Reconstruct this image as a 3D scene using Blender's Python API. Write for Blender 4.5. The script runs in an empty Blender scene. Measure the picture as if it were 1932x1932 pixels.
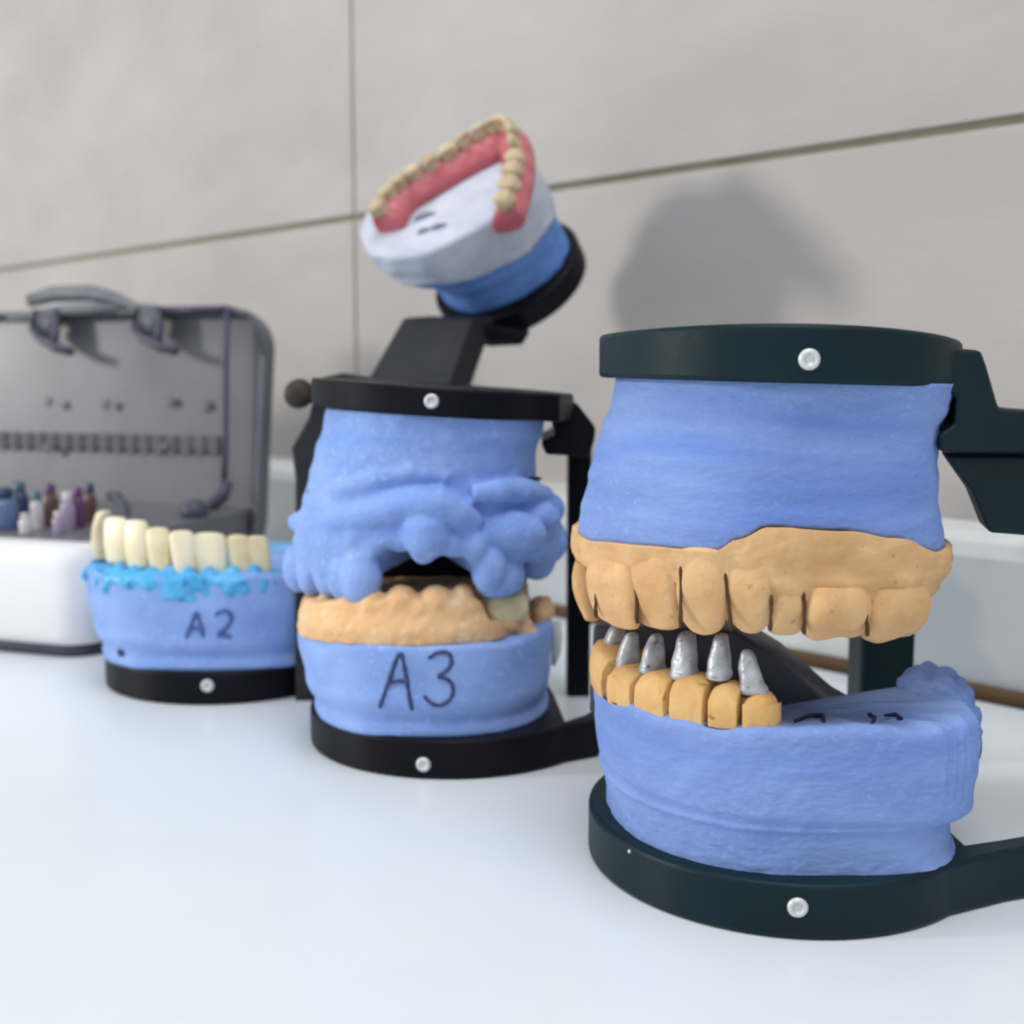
import bpy, bmesh, math, random
from mathutils import Vector, Matrix, noise
random.seed(7)
S = bpy.context.scene
COL = S.collection
PI = math.pi

# ------------------------------------------------------------------ camera
FP, HOR, HC = 2300.0, 700.0, 0.092          # focal length and horizon row (of a 1932 px frame), camera height in metres
TH = math.atan((966 - HOR) / FP)
cam = bpy.data.cameras.new('camera')
cam_o = bpy.data.objects.new('camera', cam); COL.objects.link(cam_o)
cam_o.location = (0, 0, HC)
cam_o.rotation_euler = (PI / 2 - TH, 0, 0)
cam.sensor_width = 36; cam.lens = 36 * FP / 1932
cam.clip_start = 0.01; cam.clip_end = 20
cam.dof.use_dof = True; cam.dof.focus_distance = 0.205; cam.dof.aperture_fstop = 20
S.camera = cam_o

# ------------------------------------------------------------------ light
w = bpy.data.worlds.new('World'); S.world = w; w.use_nodes = True
w.node_tree.nodes['Background'].inputs[0].default_value = (0.86, 0.93, 1.0, 1)
w.node_tree.nodes['Background'].inputs[1].default_value = 0.72

def area(name, loc, aim, size, power, colr, size_y=None):
    l = bpy.data.lights.new(name, 'AREA'); l.energy = power; l.color = colr; l.size = size
    if size_y: l.shape = 'RECTANGLE'; l.size_y = size_y
    o = bpy.data.objects.new(name, l); COL.objects.link(o); o.location = loc
    o.rotation_euler = (Vector(aim) - Vector(loc)).to_track_quat('-Z', 'Y').to_euler()
    return o
area('window_light', (-1.5, 0.06, 0.46), (0.0, 0.32, 0.07), 0.20, 11.5, (1.0, 0.96, 0.90))
area('ceiling_light', (0.05, -0.25, 1.5), (0.0, 0.3, 0.0), 0.9, 13.5, (0.97, 0.985, 1.0))
S.view_settings.view_transform = 'Standard'; S.view_settings.look = 'None'
S.view_settings.exposure = 0.0; S.view_settings.gamma = 1.0
S.cycles.pixel_filter_type = 'BLACKMAN_HARRIS'; S.cycles.filter_width = 2.2
S.cycles.use_denoising = True

# ------------------------------------------------------------------ helpers: where a row/column of the frame lies in the room
CT, ST = math.cos(TH), math.sin(TH)
def ray(x, y):
    u = (x - 966) / FP; v = (966 - y) / FP
    return Vector((u, CT + v * ST, -ST + v * CT))
def onz(x, y, z):
    r = ray(x, y); return Vector((0, 0, HC)) + r * ((z - HC) / r.z)
def at(x, y, Y):
    r = ray(x, y); return Vector((0, 0, HC)) + r * (Y / r.y)
def pr(p):
    d = p[1] * CT - (p[2] - HC) * ST
    return 966 + FP * p[0] / d, 966 - FP * (p[1] * ST + (p[2] - HC) * CT) / d

# ------------------------------------------------------------------ materials
def mat(name, c1, c2=None, rough=0.6, scale=60, detail=6, bump=0.0, bscale=300, spec=0.4, sub=0.0, stretch=(1, 1, 1), speck=None,
        trans=0.0, ior=1.45, alpha=1.0, coat=0.0, metal=0.0, spots=None, band=None, pits=0.0):
    m = bpy.data.materials.new(name); m.use_nodes = True
    N = m.node_tree.nodes; L = m.node_tree.links; b = N['Principled BSDF']
    b.inputs['Roughness'].default_value = rough
    b.inputs['Specular IOR Level'].default_value = spec
    b.inputs['Metallic'].default_value = metal
    b.inputs['Transmission Weight'].default_value = trans; b.inputs['IOR'].default_value = ior
    b.inputs['Alpha'].default_value = alpha; b.inputs['Coat Weight'].default_value = coat
    tc = N.new('ShaderNodeTexCoord'); mp = N.new('ShaderNodeMapping'); mp.inputs['Scale'].default_value = stretch
    L.new(tc.outputs['Object'], mp.inputs[0])
    n = N.new('ShaderNodeTexNoise'); n.inputs['Scale'].default_value = scale; n.inputs['Detail'].default_value = detail
    n.inputs['Roughness'].default_value = 0.6
    L.new(mp.outputs[0], n.inputs['Vector'])
    r = N.new('ShaderNodeValToRGB'); r.color_ramp.elements[0].position = 0.33; r.color_ramp.elements[1].position = 0.68
    r.color_ramp.elements[0].color = (*c1, 1); r.color_ramp.elements[1].color = (*(c2 or c1), 1)
    L.new(n.outputs['Fac'], r.inputs[0])
    out = r.outputs[0]
    if spots:                                   # small speckles of another colour
        v = N.new('ShaderNodeTexNoise'); v.inputs['Scale'].default_value = spots[1]; v.inputs['Detail'].default_value = 3
        L.new(mp.outputs[0], v.inputs['Vector'])
        vr = N.new('ShaderNodeValToRGB'); vr.color_ramp.elements[0].position = spots[2]; vr.color_ramp.elements[1].position = spots[2] + 0.05
        L.new(v.outputs['Fac'], vr.inputs[0])
        mx = N.new('ShaderNodeMix'); mx.data_type = 'RGBA'; L.new(vr.outputs[0], mx.inputs[0])
        L.new(out, mx.inputs[6]); mx.inputs[7].default_value = (*spots[0], 1); out = mx.outputs[2]
    if band:                                    # broad level streaks left by pouring and trimming
        m3_ = N.new('ShaderNodeMapping'); m3_.inputs['Scale'].default_value = (.18, .18, 1); L.new(tc.outputs['Object'], m3_.inputs[0])
        v = N.new('ShaderNodeTexNoise'); v.inputs['Scale'].default_value = band[1]; v.inputs['Detail'].default_value = 5
        v.inputs['Distortion'].default_value = .6; L.new(m3_.outputs[0], v.inputs['Vector'])
        vr = N.new('ShaderNodeValToRGB'); vr.color_ramp.elements[0].position = band[2]; vr.color_ramp.elements[1].position = band[2] + 0.22
        vr.color_ramp.elements[1].color = (.85, .85, .85, 1)
        L.new(v.outputs['Fac'], vr.inputs[0])
        mx = N.new('ShaderNodeMix'); mx.data_type = 'RGBA'; L.new(vr.outputs[0], mx.inputs[0])
        L.new(out, mx.inputs[6]); mx.inputs[7].default_value = (*band[0], 1); out = mx.outputs[2]
    L.new(out, b.inputs['Base Color'])
    if sub:
        b.inputs['Subsurface Weight'].default_value = sub; b.inputs['Subsurface Radius'].default_value = (1, .7, .5)
        b.inputs['Subsurface Scale'].default_value = 0.0012
    if bump:
        n2 = N.new('ShaderNodeTexNoise'); n2.inputs['Scale'].default_value = bscale; n2.inputs['Detail'].default_value = 5
        L.new(mp.outputs[0], n2.inputs['Vector'])
        bp = N.new('ShaderNodeBump'); bp.inputs['Strength'].default_value = 1.0; bp.inputs['Distance'].default_value = bump
        hh = n2.outputs['Fac']
        if pits:                                # pinholes left by air in the mix
            vo = N.new('ShaderNodeTexVoronoi'); vo.inputs['Scale'].default_value = pits; L.new(tc.outputs['Object'], vo.inputs['Vector'])
            pr_ = N.new('ShaderNodeMapRange'); pr_.inputs['From Min'].default_value = .06; pr_.inputs['From Max'].default_value = .16
            pr_.inputs['To Min'].default_value = -2.2; pr_.inputs['To Max'].default_value = 0; L.new(vo.outputs['Distance'], pr_.inputs['Value'])
            ad = N.new('ShaderNodeMath'); L.new(hh, ad.inputs[0]); L.new(pr_.outputs[0], ad.inputs[1]); hh = ad.outputs[0]
        L.new(hh, bp.inputs['Height']); L.new(bp.outputs[0], b.inputs['Normal'])
    return m

M = {}
M['table'] = mat('white_laminate', (.69, .73, .765), (.735, .77, .79), .28, 9, bump=.00002, bscale=400, spec=.45)
M['tile'] = mat('grey_wall_tile', (.395, .368, .348), (.468, .438, .415), .55, 9, 8, bump=.00015, bscale=160, stretch=(1, 1, 2.0), spec=.3)
M['grout'] = mat('wall_grout', (.20, .18, .125), (.26, .235, .17), .9, 60)
M['blue'] = mat('blue_plaster', (.185, .285, .600), (.250, .365, .690), .82, 55, 9, bump=.00030, bscale=800, stretch=(.6, .6, 1.3), spec=.12, spots=((.245, .36, .68), 1100, .60), band=((.125, .225, .60), 75, .50))
M['blue2'] = mat('light_blue_plaster', (.215, .345, .71), (.300, .440, .80), .74, 60, 8, bump=.00014, bscale=600, spec=.2, spots=((.32, .46, .81), 700, .60), band=((.15, .28, .69), 60, .52))
M['blue3'] = mat('deep_blue_plaster', (.10, .22, .55), (.15, .29, .66), .65, 60, 7, bump=.0002, bscale=420, spec=.25)
M['stone'] = mat('peach_dental_stone', (.62, .35, .155), (.76, .49, .25), .72, 120, 9, bump=.00024, bscale=700, spec=.2, spots=((.55, .31, .13), 420, .66))
M['stone2'] = mat('light_peach_dental_stone', (.72, .41, .19), (.82, .55, .30), .62, 140, 6, bump=.0002, bscale=500, spec=.3, spots=((.79, .57, .34), 260, .62))
M['die'] = mat('amber_die_stone', (.63, .36, .125), (.76, .48, .21), .6, 160, 7, bump=.00022, bscale=600, spec=.3, spots=((.40, .18, .04), 350, .64))
M['core'] = mat('chalky_white_tooth_core', (.27, .285, .32), (.56, .56, .58), .38, 260, 5, bump=.0002, bscale=600, spec=.6, metal=.25, spots=((.16, .16, .19), 800, .64))
M['crown'] = mat('yellow_cream_crown', (.58, .50, .28), (.72, .65, .43), .45, 220, bump=.0001, bscale=400, spec=.5)
M['ivory'] = mat('ivory_tooth', (.80, .70, .46), (.86, .79, .60), .35, 160, spec=.5, sub=.1)
M['ivory_warm'] = mat('warm_ivory_tooth', (.70, .58, .33), (.82, .72, .50), .35, 160, spec=.5)
M['ivory2'] = mat('aged_ivory_tooth', (.40, .30, .17), (.66, .54, .36), .4, 200, spec=.5)
M['wax'] = mat('cyan_modelling_wax', (.03, .32, .64), (.13, .50, .80), .35, 120, bump=.0002, bscale=260, spec=.45, sub=.3, spots=((.04, .24, .50), 170, .60))
M['pink'] = mat('pink_gum_wax', (.42, .075, .10), (.58, .17, .19), .35, 130, bump=.0003, bscale=250, spec=.5)
M['palestone'] = mat('pale_white_dental_stone', (.44, .48, .58), (.58, .60, .68), .6, 70, bump=.0002, bscale=300)
M['green'] = mat('dark_green_plastic', (.0025, .0135, .0185), (.005, .021, .027), .45, 40, bump=.00012, bscale=240, spec=.22, spots=((.012, .035, .04), 900, .74))
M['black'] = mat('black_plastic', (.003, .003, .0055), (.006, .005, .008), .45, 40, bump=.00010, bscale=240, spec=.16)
M['grey_black'] = mat('worn_black_plastic', (.011, .011, .015), (.022, .021, .023), .55, 60, bump=.0001, bscale=240, spec=.4)
M['screw'] = mat('steel_screw', (.58, .60, .60), (.70, .72, .72), .45, 200, metal=.35)
M['slot'] = mat('screw_recess', (.16, .18, .18), None, .6)
M['pencil'] = mat('pencil_line', (.030, .045, .13), (.06, .08, .19), .6, 900)
M['pencil_faint'] = mat('faint_pencil_line', (.05, .085, .25), (.09, .15, .38), .6, 900)
M['slit_shade'] = mat('dark_brown_slit_shade', (.06, .028, .012), (.10, .05, .02), .8, 300)  # dark colour standing in for the shade inside narrow gaps
M['dark_crack'] = mat('dark_crevice', (.015, .025, .06), None, .8)
M['casewhite'] = mat('white_case_plastic', (.78, .77, .77), (.82, .81, .81), .35, 20, spec=.5)
M['smoke'] = mat('smoky_grey_plastic', (.135, .132, .152), (.17, .165, .182), .35, 25, 4, spec=.5, alpha=.90)
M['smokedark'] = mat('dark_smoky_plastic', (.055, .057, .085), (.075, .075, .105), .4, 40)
M['smokemid'] = mat('mid_smoky_plastic', (.10, .10, .125), (.13, .13, .15), .4, 30)
M['trunk'] = mat('white_trunking', (.62, .64, .61), (.68, .70, .68), .4, 20, spec=.4, spots=((.56, .58, .60), 18, .56))
M['brown'] = mat('brown_seal', (.085, .048, .022), (.13, .075, .035), .7, 90)
for nm, c in (('vial_blue', (.08, .13, .24)), ('vial_navy', (.02, .035, .09)), ('vial_purple', (.10, .03, .10)), ('vial_brown', (.09, .045, .035)),
              ('vial_white', (.42, .40, .41)), ('vial_lilac', (.26, .21, .31)), ('vial_teal', (.05, .10, .13))):
    M[nm] = mat(nm, c, tuple(min(1, k * 1.5) for k in c), .2, 90, spec=.6)

# ------------------------------------------------------------------ object helpers
def wloc(o):
    v = Vector((0, 0, 0))
    while o is not None:
        v += o.location; o = o.parent
    return v
def obj(name, bm, m, parent=None, smooth=True, sub=0, bevel=0, angle=None):
    me = bpy.data.meshes.new(name)
    bmesh.ops.recalc_face_normals(bm, faces=bm.faces)
    if parent is not None:
        bmesh.ops.translate(bm, verts=bm.verts, vec=-wloc(parent))
    bm.to_mesh(me); bm.free()
    for mm in (m if isinstance(m, (list, tuple)) else [m]): me.materials.append(mm)
    for p in me.polygons: p.use_smooth = smooth
    o = bpy.data.objects.new(name, me); COL.objects.link(o)
    if parent is not None: o.parent = parent
    if bevel:
        b = o.modifiers.new('bevel', 'BEVEL'); b.width = bevel; b.segments = 3; b.limit_method = 'ANGLE'; b.angle_limit = math.radians(38)
        b.harden_normals = False
    if sub:
        s = o.modifiers.new('sub', 'SUBSURF'); s.levels = sub; s.render_levels = sub
    if angle: me.set_sharp_from_angle(angle=math.radians(angle))
    return o
def thing(name, label, cat, loc, group=None):
    o = bpy.data.objects.new(name, None); COL.objects.link(o); o.location = loc
    o.empty_display_size = .01
    o['label'] = label; o['category'] = cat
    if group: o['group'] = group
    return o
def tag(o, label, cat, group=None):
    o['label'] = label; o['category'] = cat
    if group: o['group'] = group
    return o

def add_box(bm, a, b, mi=0):
    x0, y0, z0 = a; x1, y1, z1 = b
    vs = [bm.verts.new(p) for p in ((x0, y0, z0), (x1, y0, z0), (x1, y1, z0), (x0, y1, z0), (x0, y0, z1), (x1, y0, z1), (x1, y1, z1), (x0, y1, z1))]
    for f in ((3, 2, 1, 0), (4, 5, 6, 7), (0, 1, 5, 4), (1, 2, 6, 5), (2, 3, 7, 6), (3, 0, 4, 7)):
        bm.faces.new([vs[i] for i in f]).material_index = mi
    return vs
def add_prism(bm, pts, vec):
    """closed outline (3-D points) swept along vec"""
    vec = Vector(vec); n = len(pts)
    a = [bm.verts.new(Vector(p)) for p in pts]; b = [bm.verts.new(Vector(p) + vec) for p in pts]
    bm.faces.new(a); bm.faces.new(list(reversed(b)))
    for i in range(n): bm.faces.new((a[i], b[i], b[(i + 1) % n], a[(i + 1) % n]))
def add_plate(bm, outline, z0, z1, tilt=None, org=(0, 0)):
    tx, ty = tilt or (0, 0)
    f = lambda x, y, z: (x, y, z + tx * (x - org[0]) + ty * (y - org[1]))
    n = len(outline)
    a = [bm.verts.new(f(x, y, z0)) for x, y in outline]; b = [bm.verts.new(f(x, y, z1)) for x, y in outline]
    bm.faces.new(list(reversed(a))); bm.faces.new(b)
    for i in range(n): bm.faces.new((a[i], a[(i + 1) % n], b[(i + 1) % n], b[i]))
def add_tube(bm, pts, r, seg=8, cap=True):
    pts = [Vector(p) for p in pts]; rings = []; n = len(pts)
    for i, p in enumerate(pts):
        t = (pts[min(i + 1, n - 1)] - pts[max(i - 1, 0)]).normalized()
        u = t.cross(Vector((0, .3, 1))).normalized(); v = t.cross(u)
        rr = r[i] if isinstance(r, (list, tuple)) else r
        rings.append([bm.verts.new(p + (u * math.cos(2 * PI * k / seg) + v * math.sin(2 * PI * k / seg)) * rr) for k in range(seg)])
    for i in range(n - 1):
        for k in range(seg): bm.faces.new((rings[i][k], rings[i][(k + 1) % seg], rings[i + 1][(k + 1) % seg], rings[i + 1][k]))
    if cap: bm.faces.new(list(reversed(rings[0]))); bm.faces.new(rings[-1])
def add_lathe(bm, prof, seg=24, mtx=Matrix()):
    rings = []
    for r, z in prof: rings.append([bm.verts.new(mtx @ Vector((r * math.cos(2 * PI * k / seg), r * math.sin(2 * PI * k / seg), z))) for k in range(seg)])
    for i in range(len(rings) - 1):
        for k in range(seg): bm.faces.new((rings[i][k], rings[i][(k + 1) % seg], rings[i + 1][(k + 1) % seg], rings[i + 1][k]))
    bm.faces.new(list(reversed(rings[0]))); bm.faces.new(rings[-1])
def add_blob(bm, c, r, rot=0.0, seg=20):
    mtx = Matrix.Translation(Vector(c)) @ Matrix.Rotation(rot, 4, 'Y') @ Matrix.Diagonal((*r, 1))
    bmesh.ops.create_uvsphere(bm, u_segments=seg, v_segments=seg // 2 + 2, radius=1.0, matrix=mtx)

def lerp_levels(lv, z):
    if z <= lv[0][0]: return lv[0][1:]
    if z >= lv[-1][0]: return lv[-1][1:]
    for a, b in zip(lv, lv[1:]):
        if a[0] <= z <= b[0]:
            t = (z - a[0]) / (b[0] - a[0] + 1e-12); t = t * t * (3 - 2 * t)
            return tuple(p + (q - p) * t for p, q in zip(a[1:], b[1:]))
class Body:
    """a cast of rounded plan: levels (z, x_left, x_right, y_front, y_back), rounder or squarer on each side"""
    def __init__(s, levels, nl=2.2, nr=2.4, rough=0.0, seed=0.0, rscale=90, extra=None):
        s.lv = sorted(levels); s.nl, s.nr = nl, nr; s.rough = rough; s.seed = seed; s.rs = rscale; s.extra = extra
    def pos(s, a, z, inset=0.0):
        xl, xr, yf, yb = lerp_levels(s.lv, z)
        c, q = math.cos(a), math.sin(a); n = s.nr if c > 0 else s.nl
        rx, ry = (xr - xl) / 2 - inset, (yb - yf) / 2 - inset
        x = (xl + xr) / 2 + rx * math.copysign(abs(c) ** (2 / n), c); y = (yf + yb) / 2 + ry * math.copysign(abs(q) ** (2 / n), q)
        p = Vector((x, y, z))
        if s.rough or s.extra:
            d = Vector((c, q, 0)); k = 0
            if s.rough: k += s.rough * noise.fractal(p * s.rs + Vector((s.seed, 0, 0)), .6, 2.1, 4)
            if s.extra: k += s.extra(a, z)
            p += d * k
        return p
    def mesh(s, zb, zt, na=120, nz=28, top_in=.0012, bot_in=.0, dome=0.0):
        bm = bmesh.new(); rings = []
        fb = zb if callable(zb) else (lambda a: zb); ft = zt if callable(zt) else (lambda a: zt)
        for j in range(nz + 1):
            t = j / nz
            ring = []
            for i in range(na):
                a = 2 * PI * i / na
                z = fb(a) + (ft(a) - fb(a)) * t
                ins = 0
                if t > .93 and top_in: ins = top_in * (1 - math.sqrt(max(0, 1 - ((t - .93) / .07) ** 2)))
                if t < .07 and bot_in: ins = bot_in * (1 - math.sqrt(max(0, 1 - ((.07 - t) / .07) ** 2)))
                ring.append(bm.verts.new(s.pos(a, z, ins)))
            rings.append(ring)
        for A, B in zip(rings, rings[1:]):
            for i in range(na): bm.faces.new((A[i], A[(i + 1) % na], B[(i + 1) % na], B[i]))
        for ring, sg in ((rings[0], -1), (rings[-1], 1)):
            prev = ring; cen = sum((v.co for v in ring), Vector()) / na
            for k in (.86, .6, .3):
                nr = [bm.verts.new(cen + (v.co - cen) * k + Vector((0, 0, sg * dome * (1 - k) + .0004 * noise.noise(v.co * 300 * k)))) for v in ring]
                for i in range(na): bm.faces.new((prev[i], prev[(i + 1) % na], nr[(i + 1) % na], nr[i]))
                prev = nr
            cv = bm.verts.new(cen + Vector((0, 0, sg * dome)))
            for i in range(na): bm.faces.new((prev[i], prev[(i + 1) % na], cv))
        return bm
    def ang(s, px, z, inset=0.0):
        """angle on the near side whose point projects to column px"""
        best, ba = 1e9, 0
        for i in range(241):
            a = PI + PI * i / 240
            e = abs(pr(s.pos(a, z, inset))[0] - px)
            if e < best: best, ba = e, a
        lo, hi = ba - PI / 240, ba + PI / 240
        for _ in range(18):
            m = (lo + hi) / 2
            if pr(s.pos(m, z, inset))[0] < px: lo = m
            else: hi = m
        return (lo + hi) / 2
    def on(s, px, py):
        lo, hi = s.lv[0][0] - .004, s.lv[-1][0] + .004
        for _ in range(22):
            z = (lo + hi) / 2; p = s.pos(s.ang(px, z), z)
            if pr(p)[1] > py: lo = z
            else: hi = z
        return p
    def frame(s, a, z, inset=0.0):
        p = s.pos(a, z, inset); q = s.pos(a + .03, z, inset); r = s.pos(a - .03, z, inset)
        t = (q - r); t.z = 0; t.normalize()
        return p, t, Vector((t.y, -t.x, 0))       # point, tangent (towards +angle), outward

def curve_of(keys):
    def f(x):
        if x <= keys[0][0]: return keys[0][1]
        for (a, b), (c, d) in zip(keys, keys[1:]):
            if x <= c:
                t = (x - a) / (c - a); t = t * t * (3 - 2 * t); return b + (d - b) * t
        return keys[-1][1]
    return f

PROF = {
    'incisor': ([(0, .80), (.12, .90), (.35, .99), (.6, 1), (.85, .97), (.94, .86), (.985, .6), (1, .3)], 1.0, .5),
    'canine': ([(0, .80), (.15, .93), (.42, 1), (.66, .99), (.82, .88), (.92, .66), (.98, .38), (1, .14)], 1.0, .45),
    'molar': ([(0, .86), (.2, .96), (.55, 1), (.8, .95), (.93, .82), (1, .55)], 1.0, .85),
    'core': ([(0, 1), (.16, 1), (.22, .86), (.5, .80), (.78, .66), (.93, .5), (1, .25)], 1.0, .62),
    'long': ([(0, .82), (.12, .88), (.4, .96), (.7, 1), (.9, .98), (.97, .82), (1, .5)], 1.0, .5),
}
def add_tooth(bm, base, tan, out, up, wd, dp, h, kind, seg=20, lean=0.0, wob=.05, bulge=.10):
    prof, d0, d1 = PROF[kind]; rings = []; up = Vector(up)
    sd = random.random() * 50
    K = []
    for (t0, w0), (t1, w1) in zip(prof, prof[1:]): K += [(t0, w0), ((t0 + t1) / 2, (w0 + w1) / 2 + (.01 if w0 < w1 else .015))]
    K.append(prof[-1])
    for t, wf in K:
        df = (d0 + (d1 - d0) * t) * (wf ** .6)
        c = base + up * h * t + out * (bulge * dp * math.sin(PI * min(1, t * 1.1)) - lean * t * dp)
        ring = []
        for k in range(seg):
            a = 2 * PI * k / seg; ca, sa = math.cos(a), math.sin(a); n = 2.7
            x = math.copysign(abs(ca) ** (2 / n), ca) * wd / 2 * wf; y = math.copysign(abs(sa) ** (2 / n), sa) * dp / 2 * df
            p = c + tan * x + out * y
            p += (tan * ca + out * sa) * wob * wd * noise.noise(p * 450 + Vector((sd, 0, 0)))
            if kind == 'molar' and t > .7: p += up * h * .045 * math.cos(2 * a + .6) * (t - .7) / .3
            ring.append(bm.verts.new(p))
        rings.append(ring)
    for A, B in zip(rings, rings[1:]):
        for i in range(seg): bm.faces.new((A[i], A[(i + 1) % seg], B[(i + 1) % seg], B[i]))
    bm.faces.new(rings[0])
    c = bm.verts.new(sum((v.co for v in rings[-1]), Vector()) / seg + up * (-.06 * h if kind == 'molar' else .01 * h))
    for i in range(seg): bm.faces.new((rings[-1][i], rings[-1][(i + 1) % seg], c))

def fuse(o, vox, it=6, fac=.5, disp=0.0, dscale=.004):
    """weld the overlapping lumps of one part into a single skin"""
    r = o.modifiers.new('weld', 'REMESH'); r.mode = 'VOXEL'; r.voxel_size = vox; r.use_smooth_shade = True
    s = o.modifiers.new('soften', 'SMOOTH'); s.iterations = it; s.factor = fac
    if disp:
        t = bpy.data.textures.new('lumps', 'CLOUDS'); t.noise_scale = dscale; t.noise_depth = 3
        d = o.modifiers.new('lumps', 'DISPLACE'); d.texture = t; d.strength = disp; d.mid_level = .5; d.texture_coords = 'LOCAL'

def writing(name, body, strokes, r, m, parent):
    bm = bmesh.new()
    for st in strokes:
        pts = []
        for (x0, y0), (x1, y1) in zip(st, st[1:]):
            for k in range(4): pts.append((x0 + (x1 - x0) * k / 4, y0 + (y1 - y0) * k / 4))
        pts.append(st[-1])
        for _ in range(5):
            pts = [pts[0]] + [((a[0] + 2 * b[0] + c[0]) / 4, (a[1] + 2 * b[1] + c[1]) / 4) for a, b, c in zip(pts, pts[1:], pts[2:])] + [pts[-1]]
        P = []
        for x, y in pts:
            p = body.on(x, y); q = Vector((p.x, p.y - .00005, p.z)); P.append(q)
        rr = [r * (.75 + .5 * random.random()) for _ in P]; rr[0] *= .6; rr[-1] *= .5
        add_tube(bm, P, rr, 6)
    return obj(name, bm, m, parent)

def screw(parent, p, out, r):
    """round steel screw head with a slot, facing out"""
    q = Vector(out).to_track_quat('Z', 'Y').to_matrix().to_4x4(); mt = Matrix.Translation(p) @ q
    bm = bmesh.new(); add_lathe(bm, [(r * .98, -.0015), (r, .0001), (r * .86, .0005), (r * .5, .00062), (r * .48, .0003), (r * .2, .00025)], 28, mt)
    s = obj('screw', bm, M['screw'], parent)
    return s

def arc(c, r, a0, a1, n, ry=None):
    ry = ry or r
    return [(c[0] + r * math.cos(a0 + (a1 - a0) * i / n), c[1] + ry * math.sin(a0 + (a1 - a0) * i / n)) for i in range(n + 1)]
R = math.radians

# ================================================================== THE SETTING
# table
bm = bmesh.new(); add_box(bm, (-1.2, -.6, -.025), (1.2, 1.9, 0))
o = obj('table_top', bm, M['table'], smooth=False); o['kind'] = 'structure'
# tiled wall running away to the left
WT = Vector((-.697, .717, 0)); WT.normalize(); WN = Vector((-WT.y, WT.x, 0))       # along the wall, out into the room
if WN.y > 0: WN = -WN
W0 = Vector((.154, .347, 0))
def onwall(x, y, off=0.0):
    r = ray(x, y); o_ = Vector((0, 0, HC)); q = W0 + WN * off
    return o_ + r * ((q - o_).dot(WN) / r.dot(WN))
pv = onwall(666, 300); sv = (pv - W0).dot(WT)
sz = (onwall(1932, 219).z + onwall(20, 508).z) / 2
print('seam', sv, onwall(1932, 219).z, onwall(20, 508).z)
def wallp(s, u, z): return W0 + WT * s + WN * u + Vector((0, 0, z))
bm = bmesh.new()
def wbox(bm, s0, s1, u0, u1, z0, z1, mi=0):
    vs = [bm.verts.new(wallp(*p)) for p in ((s0, u0, z0), (s1, u0, z0), (s1, u1, z0), (s0, u1, z0), (s0, u0, z1), (s1, u0, z1), (s1, u1, z1), (s0, u1, z1))]
    for f in ((3, 2, 1, 0), (4, 5, 6, 7), (0, 1, 5, 4), (1, 2, 6, 5), (2, 3, 7, 6), (3, 0, 4, 7)):
        bm.faces.new([vs[i] for i in f]).material_index = mi
g = .0013
tl = .72
wbox(bm, sv - 2 * tl, sv + 2 * tl, -.03, -.0016, -.03, 1.3, 1)
for i in range(-2, 2):
    for z0, z1 in ((-.03, sz), (sz, sz + .42), (sz + .42, 1.3)):
        wbox(bm, sv + i * tl + g * .7, sv + (i + 1) * tl - g * .7, -.02, 0, z0 + g, z1 - g, 0)
o = obj('wall', bm, [M['tile'], M['grout']], smooth=False, bevel=.0006); o['kind'] = 'structure'

# white trunking along the foot of the wall, with a brown seal on the table
led = (W0 - Vector((.1409, .3270, 0))).dot(-WN)
tr = thing('cable_trunking', 'long white trunking along the foot of the tiled wall, brown line below', 'trunking', wallp(.2, led / 2, 0))
prof = [(-.0, .002), (led, .002), (led, .040), (led - .002, .0445), (led - .007, .0465), (0, .0475)]
bm = bmesh.new(); add_prism(bm, [wallp(-.25, u, z) for u, z in prof], WT * 1.5)
obj('cover', bm, M['trunk'], tr, smooth=False, bevel=.0008)
bm = bmesh.new(); add_prism(bm, [wallp(-.25, u, z) for u, z in ((led - .004, 0), (led + .0026, 0), (led + .0022, .0042), (led - .004, .0046))], WT * 1.5)
obj('seal', bm, M['brown'], tr)

# ================================================================== FRONT ARTICULATOR (green plates)
CF = Vector((.049, .226, 0)); RP = .0372
FA = thing('dental_articulator', 'nearest, largest articulator with dark green plates and peach teeth above grey stubs', 'dental articulator', CF, 'dental articulators with blue plaster models')
# base plate
CB = Vector((.0510, .2265, 0))
outl = arc(CB, .0362, R(-50), R(-305), 72, .0380)
near = [(.1500, .2255), (.1200, .2150), (.0990, .2075), (.0860, .2030)]
far = [(.0785, .2300), (.0798, .2062), (.0868, .2085), (.0985, .2130), (.1195, .2205), (.1500, .2310)]
pts = near + outl + far
bm = bmesh.new(); add_plate(bm, pts, 0.0, .0095)
base = obj('base_plate', bm, M['green'], FA, bevel=.0009, angle=40)
p = onz(1505, 1712, .0046); d = (Vector((p.x, p.y, 0)) - CF).normalized()
p = at(1505, 1712, CB.y - .0376); screw(base, p, (-.12, -1, 0), .0017)
bm = bmesh.new(); bmesh.ops.create_uvsphere(bm, u_segments=10, v_segments=6, radius=.00035, matrix=Matrix.Translation((CB.x + .0362 * math.cos(R(213)), CB.y + .0380 * math.sin(R(213)), .0082)))
obj('pinhead', bm, M['screw'], base)
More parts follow.
